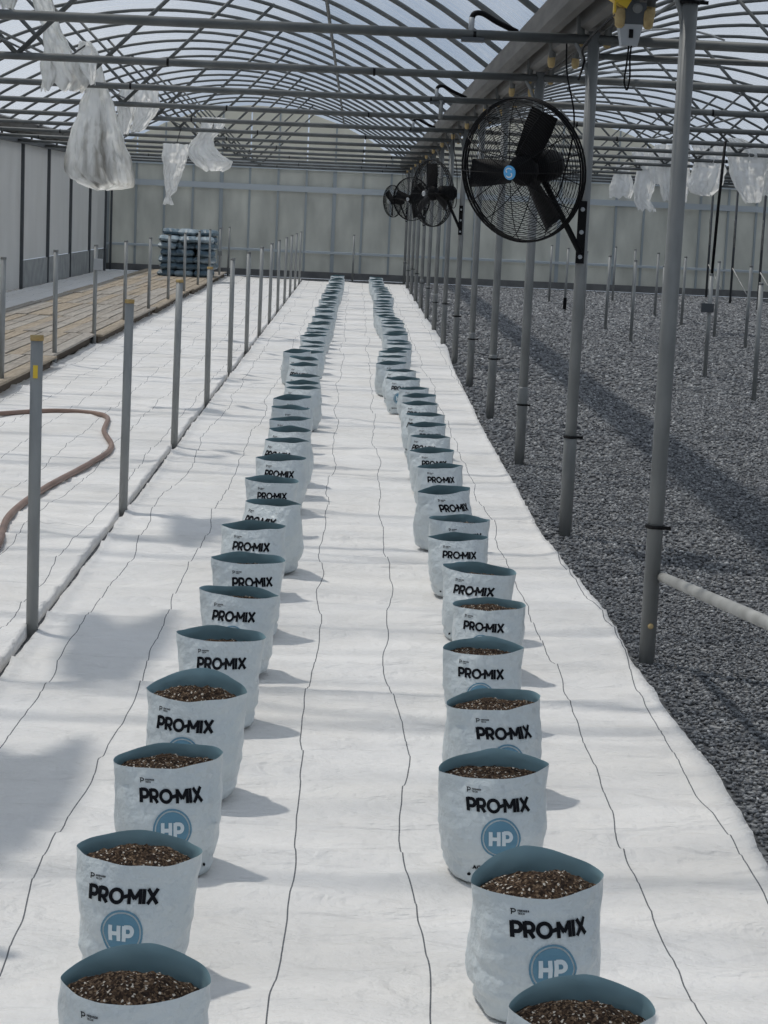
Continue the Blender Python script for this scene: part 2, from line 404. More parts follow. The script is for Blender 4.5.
for (z, h, m_, d, nm_) in ((2.14, 0.14, rail_m, 0.10, 'upper_rail'), (0.63, 0.055, rail_m, 0.09, 'lower_rail'), (2.69, 0.17, frame_m, 0.14, 'girder')):
    t = MB(); t.box((XL + XRR) / 2, -0.03, z, XRR - XL, d, h); put(nm_, t.mesh(nm_, m_), wb)
t = MB(); t.box((XL + XRR) / 2, YB - .05, 0.08, XRR - XL, .12, .16)
structure('baseboard_back', t.mesh('baseboard_back', kick_m), label='dark low board along the foot of the end wall')

# left wall: white curtain panels between dark posts
wlft = bpy.data.objects.new('wall_left', None); C.objects.link(wlft); wlft.location = (XL, 0, 0); wlft['kind'] = 'structure'
wlft['label'] = 'left side wall of white plastic curtain panels between dark posts'
WY = [y - 1.97 for y in FY] + [YB]
for k, y in enumerate(WY[:-1]):
    y1 = WY[k + 1]
    z0 = 0.02 if y < 35.5 else 0.52
    N = 14; v = []; f = []
    for i in range(N + 1):
        yy = y + .02 + (y1 - y - .04) * i / N; dx = .012 * math.sin(i * 1.9 + k)
        v += [(-.04 + dx, yy, z0), (-.04 + dx * .5, yy, 1.7), (-.04, yy, 2.70)]
        v += [(-.055 + dx, yy, z0), (-.055 + dx * .5, yy, 1.7), (-.055, yy, 2.70)]
    for i in range(N):
        a = i * 6; b = a + 6
        f += [(a, a + 1, b + 1, b), (a + 1, a + 2, b + 2, b + 1), (a + 4, a + 3, b + 3, b + 4), (a + 5, a + 4, b + 4, b + 5)]
    t = MB().add(v, f); put('panel', t.mesh('panel', curtain_m, True), wlft)
    t = MB(); t.box(0, y, 1.35, .06, .06, 2.7); put('post', t.mesh('post', dark_frame), wlft)
    if y >= 35.5:
        t = MB(); t.box(-.02, (y + y1) / 2, .26, .05, y1 - y - .05, .50); put('skirt_board', t.mesh('skirt_board', skirt_m), wlft)
t = MB(); t.box(.04, (YF + YB) / 2, 2.66, .10, YB - YF, .10); put('top_rail', t.mesh('top_rail', dark_frame), wlft)
for y in (46.9, 48.0):
    t = MB(); t.box(.12, y, 1.35, .05, .05, 2.7); put('post', t.mesh('post', dark_frame), wlft)

# right outer wall far outside the view
wr = MB(); wr.box(XRR, (YF + YB) / 2, 1.4, .03, YB - YF, 2.8)
structure('wall_right', wr.mesh('wall_right', curtain_m), label='far right outer side wall of white film')

# ------------------------------------------------------------------ roof bays
def roof_bay(name, x0, label, detail):
    cx = x0 + SPAN / 2
    root = bpy.data.objects.new(name, None); C.objects.link(root); root.location = (cx, 0, 0); root['kind'] = 'structure'; root['label'] = label
    # film
    nx = 28; ys = [YF + (YB - YF) * j / 36 for j in range(37)]
    v = []; f = []
    for j, y in enumerate(ys):
        for i in range(nx + 1):
            dx = -SPAN / 2 + SPAN * i / nx
            v.append((dx, y, arch_z(dx) + .035))
    for j in range(36):
        for i in range(nx):
            a = j * (nx + 1) + i; f.append((a, a + 1, a + nx + 2, a + nx + 1))
    put('film', MB().add(v, f).mesh('roof_film', roof_film, True), root)
    # arches, every half frame spacing
    pts = [(SPAN / 2 * t, 0, arch_z(SPAN / 2 * t)) for t in [-.975 + 1.95 * i / 26 for i in range(27)]]
    pts = [(-SPAN / 2 + .07, 0, TIE + .02)] + pts + [(SPAN / 2 - .07, 0, TIE + .02)]
    arch = MB().tube(pts, .023, 6).mesh('arch', steel_dark, True)
    y = FY[0]
    while y < YB - .5:
        put('arch', arch, root, (0, y, 0)); y += SP / 2
    tie = MB().tube([(-SPAN / 2, 0, TIE), (-SPAN / 4, 0, TIE - .008), (0, 0, TIE - .012), (SPAN / 4, 0, TIE - .008), (SPAN / 2, 0, TIE)], .026, 8).mesh('tie_bar', steel_dark, True)
    node = MB()
    top = 1.32
    st_l = MB().tube([(0, 0, TIE), (-top, 0, arch_z(top))], .019, 6).mesh('strut', steel_dark, True)
    st_r = MB().tube([(0, 0, TIE), (top, 0, arch_z(top))], .019, 6).mesh('strut', steel_dark, True)
    clip = MB().tube([(-.008, 0, 0), (.008, 0, 0)], .029, 8).mesh('clamp', black)
    for k, y in enumerate(FY):
        put('tie_bar', tie, root, (0, y, 0))
        if detail:
            put('strut', st_l, root, (.08, y, 0)); put('strut', st_r, root, (.08, y, 0))
            for q in (-2.7, 1.1, 2.5) if k % 2 else (-1.9, .5, 3.0):
                put('clamp', clip, root, (q, y, TIE - .008))
    for dx in (-2.05, 2.05):
        z = arch_z(dx) - .035
        put('purlin', MB().tube([(dx, YF + 3, z), (dx, YB - .2, z)], .019, 6).mesh('purlin', steel_dark, True), root)
    if detail:
        put('ridge_wire', MB().tube([(.08, FY[0], TIE + .05), (.08, FY[-1], TIE + .05)], .008, 5).mesh('ridge_wire', dark_frame), root)
    return root
r1 = roof_bay('ceiling', XL, 'arched film roof of the left bay with steel arches and tie bars', True)
r2 = roof_bay('ceiling.001', PX, 'arched film roof of the right bay with steel arches and tie bars', True)
r3 = roof_bay('ceiling.002', XR, 'arched film roof of the next bay beyond the far gutter', False)
# roof plane wind braces and second tie pipe in the right bay
for (xa, ya, xb, yb) in ((-2.9, FY[3], -.6, FY[4]), (-2.9, FY[4], -.4, FY[6]), (-3.2, FY[5], -.8, FY[7]), (.4, FY[6], 2.6, FY[8]), (-2.6, FY[7], -.2, FY[9]), (-3.0, FY[9], -.6, FY[11])):
    n_ = 8
    pts = [(xa + (xb - xa) * i / n_, ya + (yb - ya) * i / n_, arch_z(xa + (xb - xa) * i / n_) - .05) for i in range(n_ + 1)]
    put('wind_brace', MB().tube(pts, .014, 6).mesh('wind_brace', steel_light, True), r2)
for k in (4,):
    put('curtain_pipe', MB().tube([(-SPAN / 2, FY[k] + .12, TIE - .075), (SPAN / 2, FY[k] + .12, TIE - .065)], .018, 6).mesh('curtain_pipe', steel_dark, True), r2)

# gutters
def gutter(x, label, plugs):
    root = empty('gutter', (x, 0, 2.68 if plugs else 2.76)); tag(root, label, 'gutter')
    prof = [(-.20, .22), (-.192, .10), (-.165, .055), (-.125, .05), (-.112, .105), (-.088, .105), (-.075, .02), (-.035, .0), (-.03, .022), (.03, .022), (.035, .0), (.075, .02), (.088, .105), (.112, .105), (.125, .05), (.165, .055), (.192, .10), (.20, .22)]
    inn = [(px * .93, pz + .016) for px, pz in prof]
    v = [(p[0], y, p[1]) for y in (YF, YB - .1) for p in prof] + [(p[0], y, p[1]) for y in (YF, YB - .1) for p in inn]
    n = len(prof); f = []
    for i in range(n - 1):
        f.append((i, i + 1, n + i + 1, n + i)); f.append((2 * n + i + 1, 2 * n + i, 3 * n + i, 3 * n + i + 1))
        f.append((i + 1, i, 2 * n + i, 2 * n + i + 1)); f.append((n + i, n + i + 1, 3 * n + i + 1, 3 * n + i))
    f += [(0, n, 3 * n, 2 * n), (n - 1, 3 * n - 1, 4 * n - 1, 2 * n - 1)]
    put('trough', MB().add(v, f).mesh('trough', gutter_m), root)
    if plugs:
        pl = MB().lathe([(.010, -.045), (.019, -.038), (.024, -.012), (.023, .014), (.017, .032)], 10).mesh('plug', tan, True)
        y = FY[2]
        while y < YB - .6:
            for s in (-1, 1):
                put('plug', pl, root, (s * .073, y + .02, -.035), (0, 0, 0))
            y += SP / 2
    return root
gutter(PX, 'long ribbed grey roof gutter along the tall post line', True)
gutter(XL - .02, 'roof gutter along the top of the left curtain wall', False)
gutter(XR, 'far right roof gutter behind the second gravel bay', False)

# ------------------------------------------------------------------ tall posts
R_POST = .031
post_me = MB().tube([(0, 0, -.02), (0, 0, 2.68)], R_POST, 14).mesh('post', steel, True)
sleeve_me = MB().tube([(0, 0, 0), (0, 0, .50), (0, 0, .515)], [R_POST + .0045, R_POST + .0045, R_POST + .001], 14).mesh('sleeve', steel, True)
tie_me = MB().tube([(R_POST * 1.13 * math.cos(a), R_POST * 1.13 * math.sin(a), 0) for a in [2 * PI * i / 16 for i in range(16)]], .0075, 6, closed=True)
tie_me.box(R_POST + .016, -.012, 0, .04, .012, .013); tie_me = tie_me.mesh('zip_tie', black)
knee_me = MB().tube([(-.02, 0, 2.42), (-.03, 0, 2.48), (-.06, 0, 2.56), (-.12, 0, 2.66)], .012, 6).mesh('knee_brace', steel, True)
bolt_me = MB().lathe([(.011, -.004), (.012, .003), (.006, .008)], 8, Matrix.Rotation(PI / 2, 4, 'X')).mesh('bolt', tan)
for k in range(-1, 14):
    y = Y0 + SP * k
    if k == 0: lab = 'tall galvanized post nearest the camera, beside the gravel with a pale pipe'
    elif k == 1: lab = 'tall galvanized post carrying the biggest, nearest black fan'
    elif k < 0: lab = 'tall galvanized post standing behind the view in the post line'
    elif k in (5, 9, 13): lab = f'tall galvanized post carrying the {["second", "third", "farthest"][(k - 5) // 4]} black fan'
    else: lab = f'tall galvanized gutter post, {nth(k)} along the row from the camera'
    t = empty('support_post', (PX, y, 0)); tag(t, lab, 'post', 'tall gutter posts along the gravel')
    put('pole', post_me, t); put('sleeve', sleeve_me, t, (0, 0, .02)) if k else None; put('knee_brace', knee_me, t)
    put('zip_tie', tie_me, t, (0, 0, [.535, .535, .41, .50, .47][k % 5]), (0, 0, rnd.uniform(-.6, .2)))
    if k == 0:
        put('bolt', bolt_me, t, (.002, -R_POST - .001, .145))
        put('zip_tie', tie_me, t, (0, 0, 2.52))
# next gutter line far right, with white braces
for k in range(8, 14):
    y = Y0 + SP * k
    t = empty('support_post', (XR, y, 0))
    tag(t, f'thin dark post of the far right gutter line, {nth(13 - k)} to the end wall', 'post', 'far right gutter posts')
    put('pole', MB().tube([(0, 0, 0), (0, 0, 2.68)], .028, 10).mesh('pole', dark_frame, True), t)
    if k >= 11:
        put('brace', MB().tube([(0, -.02, 1.25), (-.18, -.8, 1.85)], .014, 6).mesh('brace', steel_light, True), t)
        put('brace', MB().tube([(0, -.02, .78), (.12, -1.2, .25)], .014, 6).mesh('brace', steel_light, True), t)

# pale pipe bolted on the first post, rising towards the camera
pp = MB().tube([(PX + .036, Y0 + .02, .335), (PX + .040, Y0 - 3.02, .690)], .0205, 14).mesh('pipe', steel_light, True)
o = put('pipe', pp); tag(o, 'pale weathered pipe sloping away from the nearest tall post', 'pipe')

# ------------------------------------------------------------------ short stub posts
def stub(x, y, h, lab, group, cap=None, lean=(0, 0), r=.024, extra=None):
    t = empty('stub_post', (x, y, 0)); t.rotation_euler = (lean[0], lean[1], 0); tag(t, lab, 'post', group)
    put('pole', MB().tube([(0, 0, -.02), (0, 0, h)], r, 12).mesh('pole', steel_stub, True), t)
    c = MB().tube([(0, 0, h - .004), (0, 0, h + .016)], r + .002, 12).mesh('cap', cap or steel, True)
    put('cap', c, t)
    return t
for k in range(-1, 13):
    y = 7.565 + SP * k
    lab = f'short grey steel stub post, {nth(k)} in the row left of the grow bags' if k >= 0 else 'short grey steel stub post behind the view'
    t = stub(-1.209, y, 1.153, lab, 'stub posts left of the grow bags', rust if k < 4 else None, (rnd.uniform(-.008, .008), rnd.uniform(-.008, .008)))
    if k == 0:
        put('paint_mark', MB().box(0, -.0245, 1.03, .018, .002, .05).mesh('paint_mark', yellow), t)
for k in range(0, 11):
    y = 17.0 + SP * k
    t = stub(-3.02, y, 1.15, f'short steel stub post at the deck edge, {nth(k)} from the camera', 'stub posts along the wooden deck', None, (0, rnd.uniform(-.01, .01)))
    if k == 2:
        put('outlet_box', MB().box(.035, -.05, .94, .10, .05, .13).mesh('outlet_box', grey_plastic), t)
    if k == 9:
        put('valve', MB().box(.0, -.04, .6, .10, .06, .10).mesh('valve', steel), t)
rows = [(4.05, [19.42, 22.2, 25.5, 28.3, 31.2, 34.3, 37.4, 40.4]), (5.63, [27.86, 30.3, 33.4, 36.4, 39.5, 42.5])]
for ri, (x, ys) in enumerate(rows):
    for k, y in enumerate(ys):
        lab = f'thin grey stub post in gravel, {nth(k)} of the {"left" if ri == 0 else "right"} gravel row'
        if ri == 0 and k == 1: lab = 'grey stub post in gravel with a black rod rising to the roof'
        t = stub(x, y, 1.15, lab, 'stub posts standing in the gravel', None, (0, rnd.uniform(-.012, .012)))
        if ri == 0 and k == 1:
            put('rod', MB().tube([(0, 0, 1.1), (.02, 0, 1.9), (.05, 0, 2.64)], .017, 8).mesh('rod', black_metal, True), t)
            put('clamp', MB().box(-.03, -.03, .78, .14, .06, .10).mesh('clamp', dark_frame), t)
        if ri == 0 and k == 6:
            put('foot', MB().tube([(0, 0, 0), (0, 0, .22)], .034, 10).mesh('foot', black), t)
stub(-.02, 46.9, 1.1, 'lone dark stub post before the end wall between the bag rows', 'stub posts by the end wall')

# ------------------------------------------------------------------ ground covers
def cloth(name, x0f, x1f, y0, y1, lines, m, label, amp, nx, fine, z0=.012, seed=0, hem=True, end_lift=0):
    ys = []; y = y0
    while y < y1:
        ys.append(y); y += fine * max(1.0, (y - 2) / 7.0)
    ys.append(y1)
    V = []; flat = []
    for y in ys:
        xa, xb = x0f(y), x1f(y)
        for i in range(nx + 1):
            u = i / nx; x = xa + (xb - xa) * u
            z = z0 + amp * (noise.noise((x * 1.6 + seed, y * 3.2, seed)) * .9 + noise.noise((x * 5, y * 9 + seed, 3.1)) * .35)
            # long soft cross folds
            fo = noise.noise((x * .55 + 7 * seed, y * 2.1, 9.2 + seed)); z += amp * 1.3 * max(0, 1 - abs(fo) * 9)
            z += amp * .55 * max(0, 1 - abs(noise.noise((x * 1.2 + 3, y * 4.3 + seed, 1.7))) * 10)
            if hem:
                e = min(x - xa, xb - x); z += .010 * math.exp(-(e / .03) ** 2)
            V.append((x, y, max(-.014, z))); flat.append((x, y, 0))
    n = nx + 1; F = []
    for j in range(len(ys) - 1):
        for i in range(nx):
            a = j * n + i; F.append((a, a + 1, a + n + 1, a + n))
    # turned-down border gives the sheet a visible thickness
    o0 = len(V)
    for j in range(len(ys)):
        p = V[j * n]; V.append((p[0] - .004, p[1], -.02)); flat.append((p[0], p[1], 0))
        p = V[j * n + nx]; V.append((p[0] + .004, p[1], -.02)); flat.append((p[0], p[1], 0))
    for j in range(len(ys) - 1):
        F.append((j * n, (j + 1) * n, o0 + 2 * (j + 1), o0 + 2 * j)); F.append(((j + 1) * n + nx, j * n + nx, o0 + 2 * j + 1, o0 + 2 * j + 3))
    me = MB().add(V, F).mesh(name, m, True)
    at = me.attributes.new('flat', 'FLOAT_VECTOR', 'POINT'); at.data.foreach_set('vector', np.array(flat, float).ravel())
    o = put(name, me); tag(o, label, 'ground cover'); return o
lineA = [-1.03, -.71, -.41, -.095, .215, .52, .82, 1.115]
mA = cloth_mat('cloth_main', lineA, 1)
cloth('ground_cover', lambda y: -1.190 + .012 * noise.noise((y * .9, 1, 0)), right_edge, 1.0, 46.2, lineA, mA,
      'wide white woven ground cloth under both rows of grow bags', .0125, 90, .028, .002, 1)
lineB = [-2.86, -2.55, -2.24, -1.93, -1.62, -1.33]
mB = cloth_mat('cloth_middle', lineB, 2, cross=1.55)
cloth('ground_cover', lambda y: -3.03 + .05 * noise.noise((y * 1.7, 8, 0)), lambda y: -1.228 + .012 * noise.noise((y * .9, 2, 0)), 3.0, 46.5, lineB, mB,
      'white woven ground cloth between the stub post row and the deck', .014, 70, .035, .004, 2)
lineC = [-5.8, -5.5, -5.2, -4.95]
mC = cloth_mat('cloth_left', lineC, 3, cross=3.0)
cloth('ground_cover', lambda y: XL + .05, lambda y: -4.72 + .05 * noise.noise((y * 1.1, 5, 0)), 12.0, 47.6, lineC, mC,
      'white ground cloth between the deck and the left wall', .014, 30, .09, .004, 4)

# ------------------------------------------------------------------ wooden deck sections
bounds = [13.0, 16.28, 19.66, 23.13, 26.45, 29.75, 33.05, 36.42, 39.75, 43.05, 46.4]
for s in range(len(bounds) - 1):
    a, b = bounds[s], bounds[s + 1]
    ox = [0.0, .02, -.04, .03, 0, .02, -.01, .02, 0, -.02][s]
    t = empty('deck_section', (-3.90 + ox, (a + b) / 2, 0), rnd.uniform(-.006, .006))
    where = {0: 'mostly outside the view at the left', len(bounds) - 2: 'farthest, under the pile of sacks'}.get(s, f'{nth(s - 1)} from the camera' if s > 1 else 'nearest in view at the left')
    tag(t, f'low deck section of weathered planks, {where}', 'deck', 'wooden deck sections laid end to end')
    L = b - a - .035
    for bx in (-.85, -.45, 0, .45, .85):
        put('bearer', MB().box(bx, 0, .045, .07, L - .1, .09).mesh('bearer', wood_dark), t)
    npl = 12; w = 1.90 / npl
    for i in range(npl):
        x = -.95 + w * (i + .5); dl = rnd.uniform(-.03, .03)
        mwood = rnd.choice([wood, wood, wood2, wood3] if s < 7 else [wood3, wood3, wood])
        m_ = MB().box(0, 0, .010, w - .016, L + dl * .4, .022)
        put('plank', m_.mesh('plank', mwood), t, (x, dl * .3, .094 + rnd.uniform(0, .008)), (rnd.uniform(-.002, .002), rnd.uniform(-.015, .015), rnd.uniform(-.002, .002)))

# ------------------------------------------------------------------ stacked sacks at the far end of the deck
def sack_mesh(seed, m, w=.40, d=.63, h=.135):
    nu, nv = 18, 14; v = []; f = []
    rs = random.Random(seed)
    for side in (1, -1):
        for j in range(nv + 1):
            for i in range(nu + 1):
                a, b = i / nu * 2 - 1, j / nv * 2 - 1
                k = (1 - abs(a) ** 8) ** .5 * (1 - abs(b) ** 8) ** .5
                z = side * h / 2 * k
                nzv = noise.noise((a * 2.2 + seed * 5, b * 2.2, side * 3)) * .020 + noise.noise((a * 5 + seed, b * 6, side)) * .012
                x = a * w / 2 * (1 + .05 * noise.noise((b * 3, seed, 1))); y = b * d / 2 * (1 + .04 * noise.noise((a * 3, seed, 2)))
                v.append((x, y, max(-.5 * h - .004, z + nzv * k) + h / 2))
    n = nu + 1; N = n * (nv + 1)
    for j in range(nv):
        for i in range(nu):
            a = j * n + i; f.append((a, a + 1, a + n + 1, a + n)); f.append((N + a, N + a + n, N + a + n + 1, N + a + 1))
    for i in range(nu):
        f.append((i, N + i, N + i + 1, i + 1)); a = nv * n + i; f.append((a + 1, N + a + 1, N + a, a))
    for j in range(nv):
        a = j * n; f.append((a, a + n, N + a + n, N + a)); a = j * n + nu; f.append((a + n, a, N + a, N + a + n))
    return MB().add(v, f).mesh('sack', m, True)
sacks = [sack_mesh(s, sack_w if s == 2 else sack_m) for s in range(6)]
cols = ['left', 'middle', 'right']
for row in range(2):
    for c in range(3):
        nl = [6, 6, 6][c] if row == 0 else 7
        for l_ in range(nl):
            me = sacks[(l_ * 5 + c * 2 + row) % 6 if l_ < nl - 1 else (2 if (c + row) % 2 == 0 else 4)]
            o = put('soil_sack', me, None, (-4.00 + c * .385 + rnd.uniform(-.03, .03), 42.6 + row * .66 + rnd.uniform(-.05, .05), .120 + l_ * .144), (rnd.uniform(-.03, .03), rnd.uniform(-.05, .05), rnd.choice([0, PI]) + rnd.uniform(-.14, .14)))
            pos = 'bottom' if l_ == 0 else ('top' if l_ == nl - 1 else f'{nth(l_)} from the bottom')
            tag(o, f'blue-grey soil sack, {pos} of the {cols[c]} {"front" if row == 0 else "rear"} column', 'sack', 'soil sacks piled at the end of the deck')

# ------------------------------------------------------------------ garden hose
def smooth(pts, n=8):
    P = [Vector(p) for p in pts]; out = []
    for i in range(len(P) - 1):
        a, b, c, d = P[max(0, i - 1)], P[i], P[i + 1], P[min(len(P) - 1, i + 2)]
        for k in range(n):
            t = k / n
            out.append(.5 * ((2 * b) + (c - a) * t + (2 * a - 5 * b + 4 * c - d) * t * t + (3 * b - a - 3 * c + d) * t ** 3))
    out.append(P[-1]); return out
hz = [(-2.93, 14.75), (-2.68, 15.05), (-2.35, 15.40), (-2.05, 15.40), (-1.86, 15.10), (-1.77, 14.2), (-1.60, 13.25), (-1.63, 12.4), (-1.74, 11.2), (-1.76, 10.2), (-1.66, 9.3), (-1.66, 8.6), (-1.8, 7.9)]
hp = smooth([(x, y, .026) for x, y in hz], 8)
o = put('garden_hose', MB().tube(hp, .019, 10).mesh('garden_hose', hose_m, True)); tag(o, 'brown rubber hose curving over the white cloth at the left', 'hose')

# ------------------------------------------------------------------ stroke lettering for the grow bags
def arc(cx, cy, rx, ry, a0, a1, n=14):
    return [(cx + rx * math.cos(math.radians(a0 + (a1 - a0) * i / n)), cy + ry * math.sin(math.radians(a0 + (a1 - a0) * i / n))) for i in range(n + 1)]
GLY = {   # strokes on a box of height 1; (strokes, advance)
    'P': ([[(.1, 0), (.1, 1)], [(.1, .92), (.38, .92)] + arc(.38, .65, .24, .27, 90, -90) + [(.1, .38)]], .74),
    'R': ([[(.1, 0), (.1, 1)], [(.1, .92), (.38, .92)] + arc(.38, .66, .24, .26, 90, -90) + [(.1, .40)], [(.36, .40), (.62, 0)]], .80),
    'O': ([arc(.5, .5, .42, .42, 0, 360, 28)], 1.0),
    'M': ([[(.1, 0), (.1, 1)], [(.1, .95), (.5, .32)], [(.5, .32), (.9, .95)], [(.9, 0), (.9, 1)]], 1.05),
    'I': ([[(.12, 0), (.12, 1)]], .32),
    'X': ([[(.06, 0), (.74, 1)], [(.74, 0), (.06, 1)]], .84),
    'H': ([[(.1, 0), (.1, 1)], [(.66, 0), (.66, 1)], [(.1, .5), (.66, .5)]], .82),
    'A': ([[(.04, 0), (.42, 1)], [(.42, 1), (.80, 0)], [(.2, .3), (.64, .3)]], .86),
    'G': ([arc(.48, .5, .4, .42, 45, 350, 18), [(.52, .45), (.88, .45)]], .98),
    'T': ([[(.36, 0), (.36, 1)], [(.02, .92), (.70, .92)]], .74),
    'V': ([[(.04, 1), (.42, 0)], [(.42, 0), (.80, 1)]], .86),
    'E': ([[(.1, 0), (.1, 1)], [(.1, .92), (.6, .92)], [(.1, .5), (.55, .5)], [(.1, .08), (.6, .08)]], .68),
    'C': ([arc(.48, .5, .4, .42, 45, 315, 16)], .9),
    '-': ([[(-.12, .42), (.42, .58)]], .30),
}
def stroke_quads(pts, w):
    """a flat ribbon along a polyline, cut fine enough to follow the bag"""
    P = []
    for i in range(len(pts) - 1):
        (x0, y0), (x1, y1) = pts[i], pts[i + 1]
        k = 6 if len(pts) == 2 else 1
        for j in range(k): P.append((x0 + (x1 - x0) * j / k, y0 + (y1 - y0) * j / k))
    P.append(pts[-1])
    L = []
    for i, p in enumerate(P):
        a, b = P[max(0, i - 1)], P[min(len(P) - 1, i + 1)]
        tx, ty = b[0] - a[0], b[1] - a[1]; d = math.hypot(tx, ty) or 1
        L.append(((p[0] - ty / d * w / 2, p[1] + tx / d * w / 2), (p[0] + ty / d * w / 2, p[1] - tx / d * w / 2)))
    return [(L[i][0], L[i][1], L[i + 1][1], L[i + 1][0]) for i in range(len(L) - 1)]
def text_quads(txt, x, y, h, w, gap=.06):
    q = []; cx = x
    for ch in txt:
        if ch == ' ': cx += .35 * h; continue
        st, adv = GLY[ch]
        for s in st:
            q += stroke_quads([(cx + p[0] * h, y + p[1] * h) for p in s], w)
        cx += (adv + gap) * h
    return q, cx - x
def ring_quads(cx, cy, r0, r1, n=36):
    q = []
    for i in range(n):
        a, b = 2 * PI * i / n, 2 * PI * (i + 1) / n
        q.append(((cx + r0 * math.cos(a), cy + r0 * math.sin(a)), (cx + r1 * math.cos(a), cy + r1 * math.sin(a)), (cx + r1 * math.cos(b), cy + r1 * math.sin(b)), (cx + r0 * math.cos(b), cy + r0 * math.sin(b))))
    return q

# ------------------------------------------------------------------ grow bags
BH = .275
class Bag:
    """one shape of filled grow bag: outer skin, teal lining, soil and print, all from the same surface function"""
    def __init__(s, seed, soil, rim_depth, nth_=72, nz_=34, px=0.0, mound=.012, back=.022):
        s.seed = seed; s.soil = soil; s.rd = rim_depth; s.px = px; s.mound = mound; s.back = back
        r = random.Random(seed); s.ph = r.uniform(0, 6); s.sk = r.uniform(-.008, .008); s.tw = r.uniform(-.03, .03)
        s.meshes = s.build(nth_, nz_)
    def shape(s, t):
        a = .108 + .016 * min(1, t * 5) ** .7 + .024 * t - .003 * math.sin(t * PI * 2 + s.ph)
        b = .112 + .016 * math.sin(min(1, t * 1.25) * PI) - (.134 - s.rd) * max(0, (t - .45) / .55) ** 1.6 * 1.0
        n = 2.9 - 1.22 * t
        return a, b, n
    def rim(s, th):
        c, q = math.cos(th), math.sin(th)
        return BH + s.back * max(0, q) ** 1.5 + .006 * noise.noise((c * 1.5 + s.seed, q * 1.5, 2)) + .004 * abs(c) ** 6 + .006 * c * math.sin(s.ph) - .005 * max(0, -q) ** 2
    def disp(s, x, y, z):
        t = z / BH
        d = .0065 * noise.noise((x * 9 + s.seed * 3, y * 9, z * 11)) + .0034 * noise.noise((x * 24 + s.seed, y * 24, z * 34))
        # creases towards the base
        k = max(0, 1 - t * 1.5)
        d += .007 * k * (1 - abs(noise.noise((x * 7, y * 7 + s.seed, z * 30))) * 4) * .5
        fold = max(0, 1 - abs(z - .045 - .02 * noise.noise((x * 10, y * 10, s.seed))) / .02); d -= .007 * fold
        return d
    def pt(s, th, z, off=0.0):
        t = min(1.08, max(0, z / BH)); a, b, n = s.shape(t)
        c, q = math.cos(th), math.sin(th)
        x = a * math.copysign(abs(c) ** (2 / n), c); y = b * math.copysign(abs(q) ** (2 / n), q)
        d = s.disp(x, y, z) + off
        L = math.hypot(x / (a * a), y / (b * b)) or 1
        return (x + d * x / (a * a) / L + s.sk * t, y + d * y / (b * b) / L, z)
    def front(s, sx, z, off):
        t = min(1, max(0, z / BH)); a, b, n = s.shape(t)
        u = max(-.99, min(.99, sx / a)); c = math.copysign(abs(u) ** (n / 2), u); th = -math.acos(c)
        return s.pt(th, z, off)
    def build(s, NT, NZ):
        ths = []
        for i in range(NT):
            a = 2 * PI * i / NT; ths.append(a)
        V = []; F = []
        for j in range(NZ + 1):
            for th in ths:
                rz = s.rim(th); z = rz * (j / NZ); p = s.pt(th, z)
                if j == 0:
                    p = s.pt(th, 0); p = (p[0] * .93, p[1] * .93, 0.002)
                V.append(p)
        for j in range(NZ):
            for i in range(NT):
                F.append((j * NT + i, j * NT + (i + 1) % NT, (j + 1) * NT + (i + 1) % NT, (j + 1) * NT + i))
        F.append(tuple(range(NT))[::-1])
        skin = MB().add(V, F).mesh('bag_skin', bag_white, True)
        # lining, from the rim down to the soil
        V = []; F = []; N2 = 7; zs = s.soil - .03
        for j in range(N2 + 1):
            for th in ths:
                rz = s.rim(th); z = rz - (rz - zs) * j / N2; V.append(s.pt(th, z, -.0022 if j else 0.0))
        for j in range(N2):
            for i in range(NT):
                F.append((j * NT + i, j * NT + (i + 1) % NT, (j + 1) * NT + (i + 1) % NT, (j + 1) * NT + i))
        lining = MB().add(V, F).mesh('bag_lining', bag_teal, True)
        # soil
        V = [(s.sk, 0, s.soil + s.mound)]; F = []; NR = 22
        for j in range(1, NR + 1):
            k = j / NR
            for th in ths:
                p = s.pt(th, s.soil, -.004); x, y = p[0] * k, p[1] * k
                z = s.soil + s.mound * (1 - k * k) + .010 * noise.noise((x * 14 + s.seed, y * 14, 5)) + .006 * noise.noise((x * 55, y * 55, s.seed)) + .004 * noise.noise((x * 130, y * 130, s.seed)) - .006 * k ** 6
                V.append((x, y, z))
        for i in range(NT): F.append((0, 1 + i, 1 + (i + 1) % NT))
        for j in range(NR - 1):
            for i in range(NT):
                a = 1 + j * NT; F.append((a + i, a + NT + i, a + NT + (i + 1) % NT, a + (i + 1) % NT))
        soil = MB().add(V, F).mesh('soil', soil_m, False)
        # print
        def wrap(quads, name, m, off):
            V = []; F = []
            for q in quads:
                k = len(V)
                for (x, z) in q: V.append(s.front(x, z, off))
                F.append((k, k + 1, k + 2, k + 3))
            return MB().add(V, F).mesh(name, m)
        h = .0315; zt = BH - .083; _, W = text_quads('PRO-MIX', 0, 0, h, .0080, .005)
        x0 = s.px - W / 2
        q, _ = text_quads('PRO-MIX', x0, zt, h, .0080, .005)
        # small maker's mark over the P
        mk = stroke_quads([(x0 + .003, zt + .044), (x0 + .003, zt + .054)], .002) + stroke_quads([(x0 + .001, zt + .0545)] + arc(x0 + .007, zt + .0515, .003, .003, 90, -90, 5) + [(x0 + .004, zt + .0485)], .002)
        for r_, tx in ((0, 'PREMIER'), (1, 'TECH')):
            mk += text_quads(tx, x0 + .014, zt + .0495 - r_ * .0055, .0038, .0010, .12)[0]
        # line at the foot
        ft = text_quads('AGTIV', s.px - .068, .044, .011, .0026, .10)[0]
        let = wrap(q, 'lettering', ink, .0024); mark = wrap(mk, 'maker_mark', ink, .0022); foot = wrap(ft, 'foot_lettering', ink, .0022)
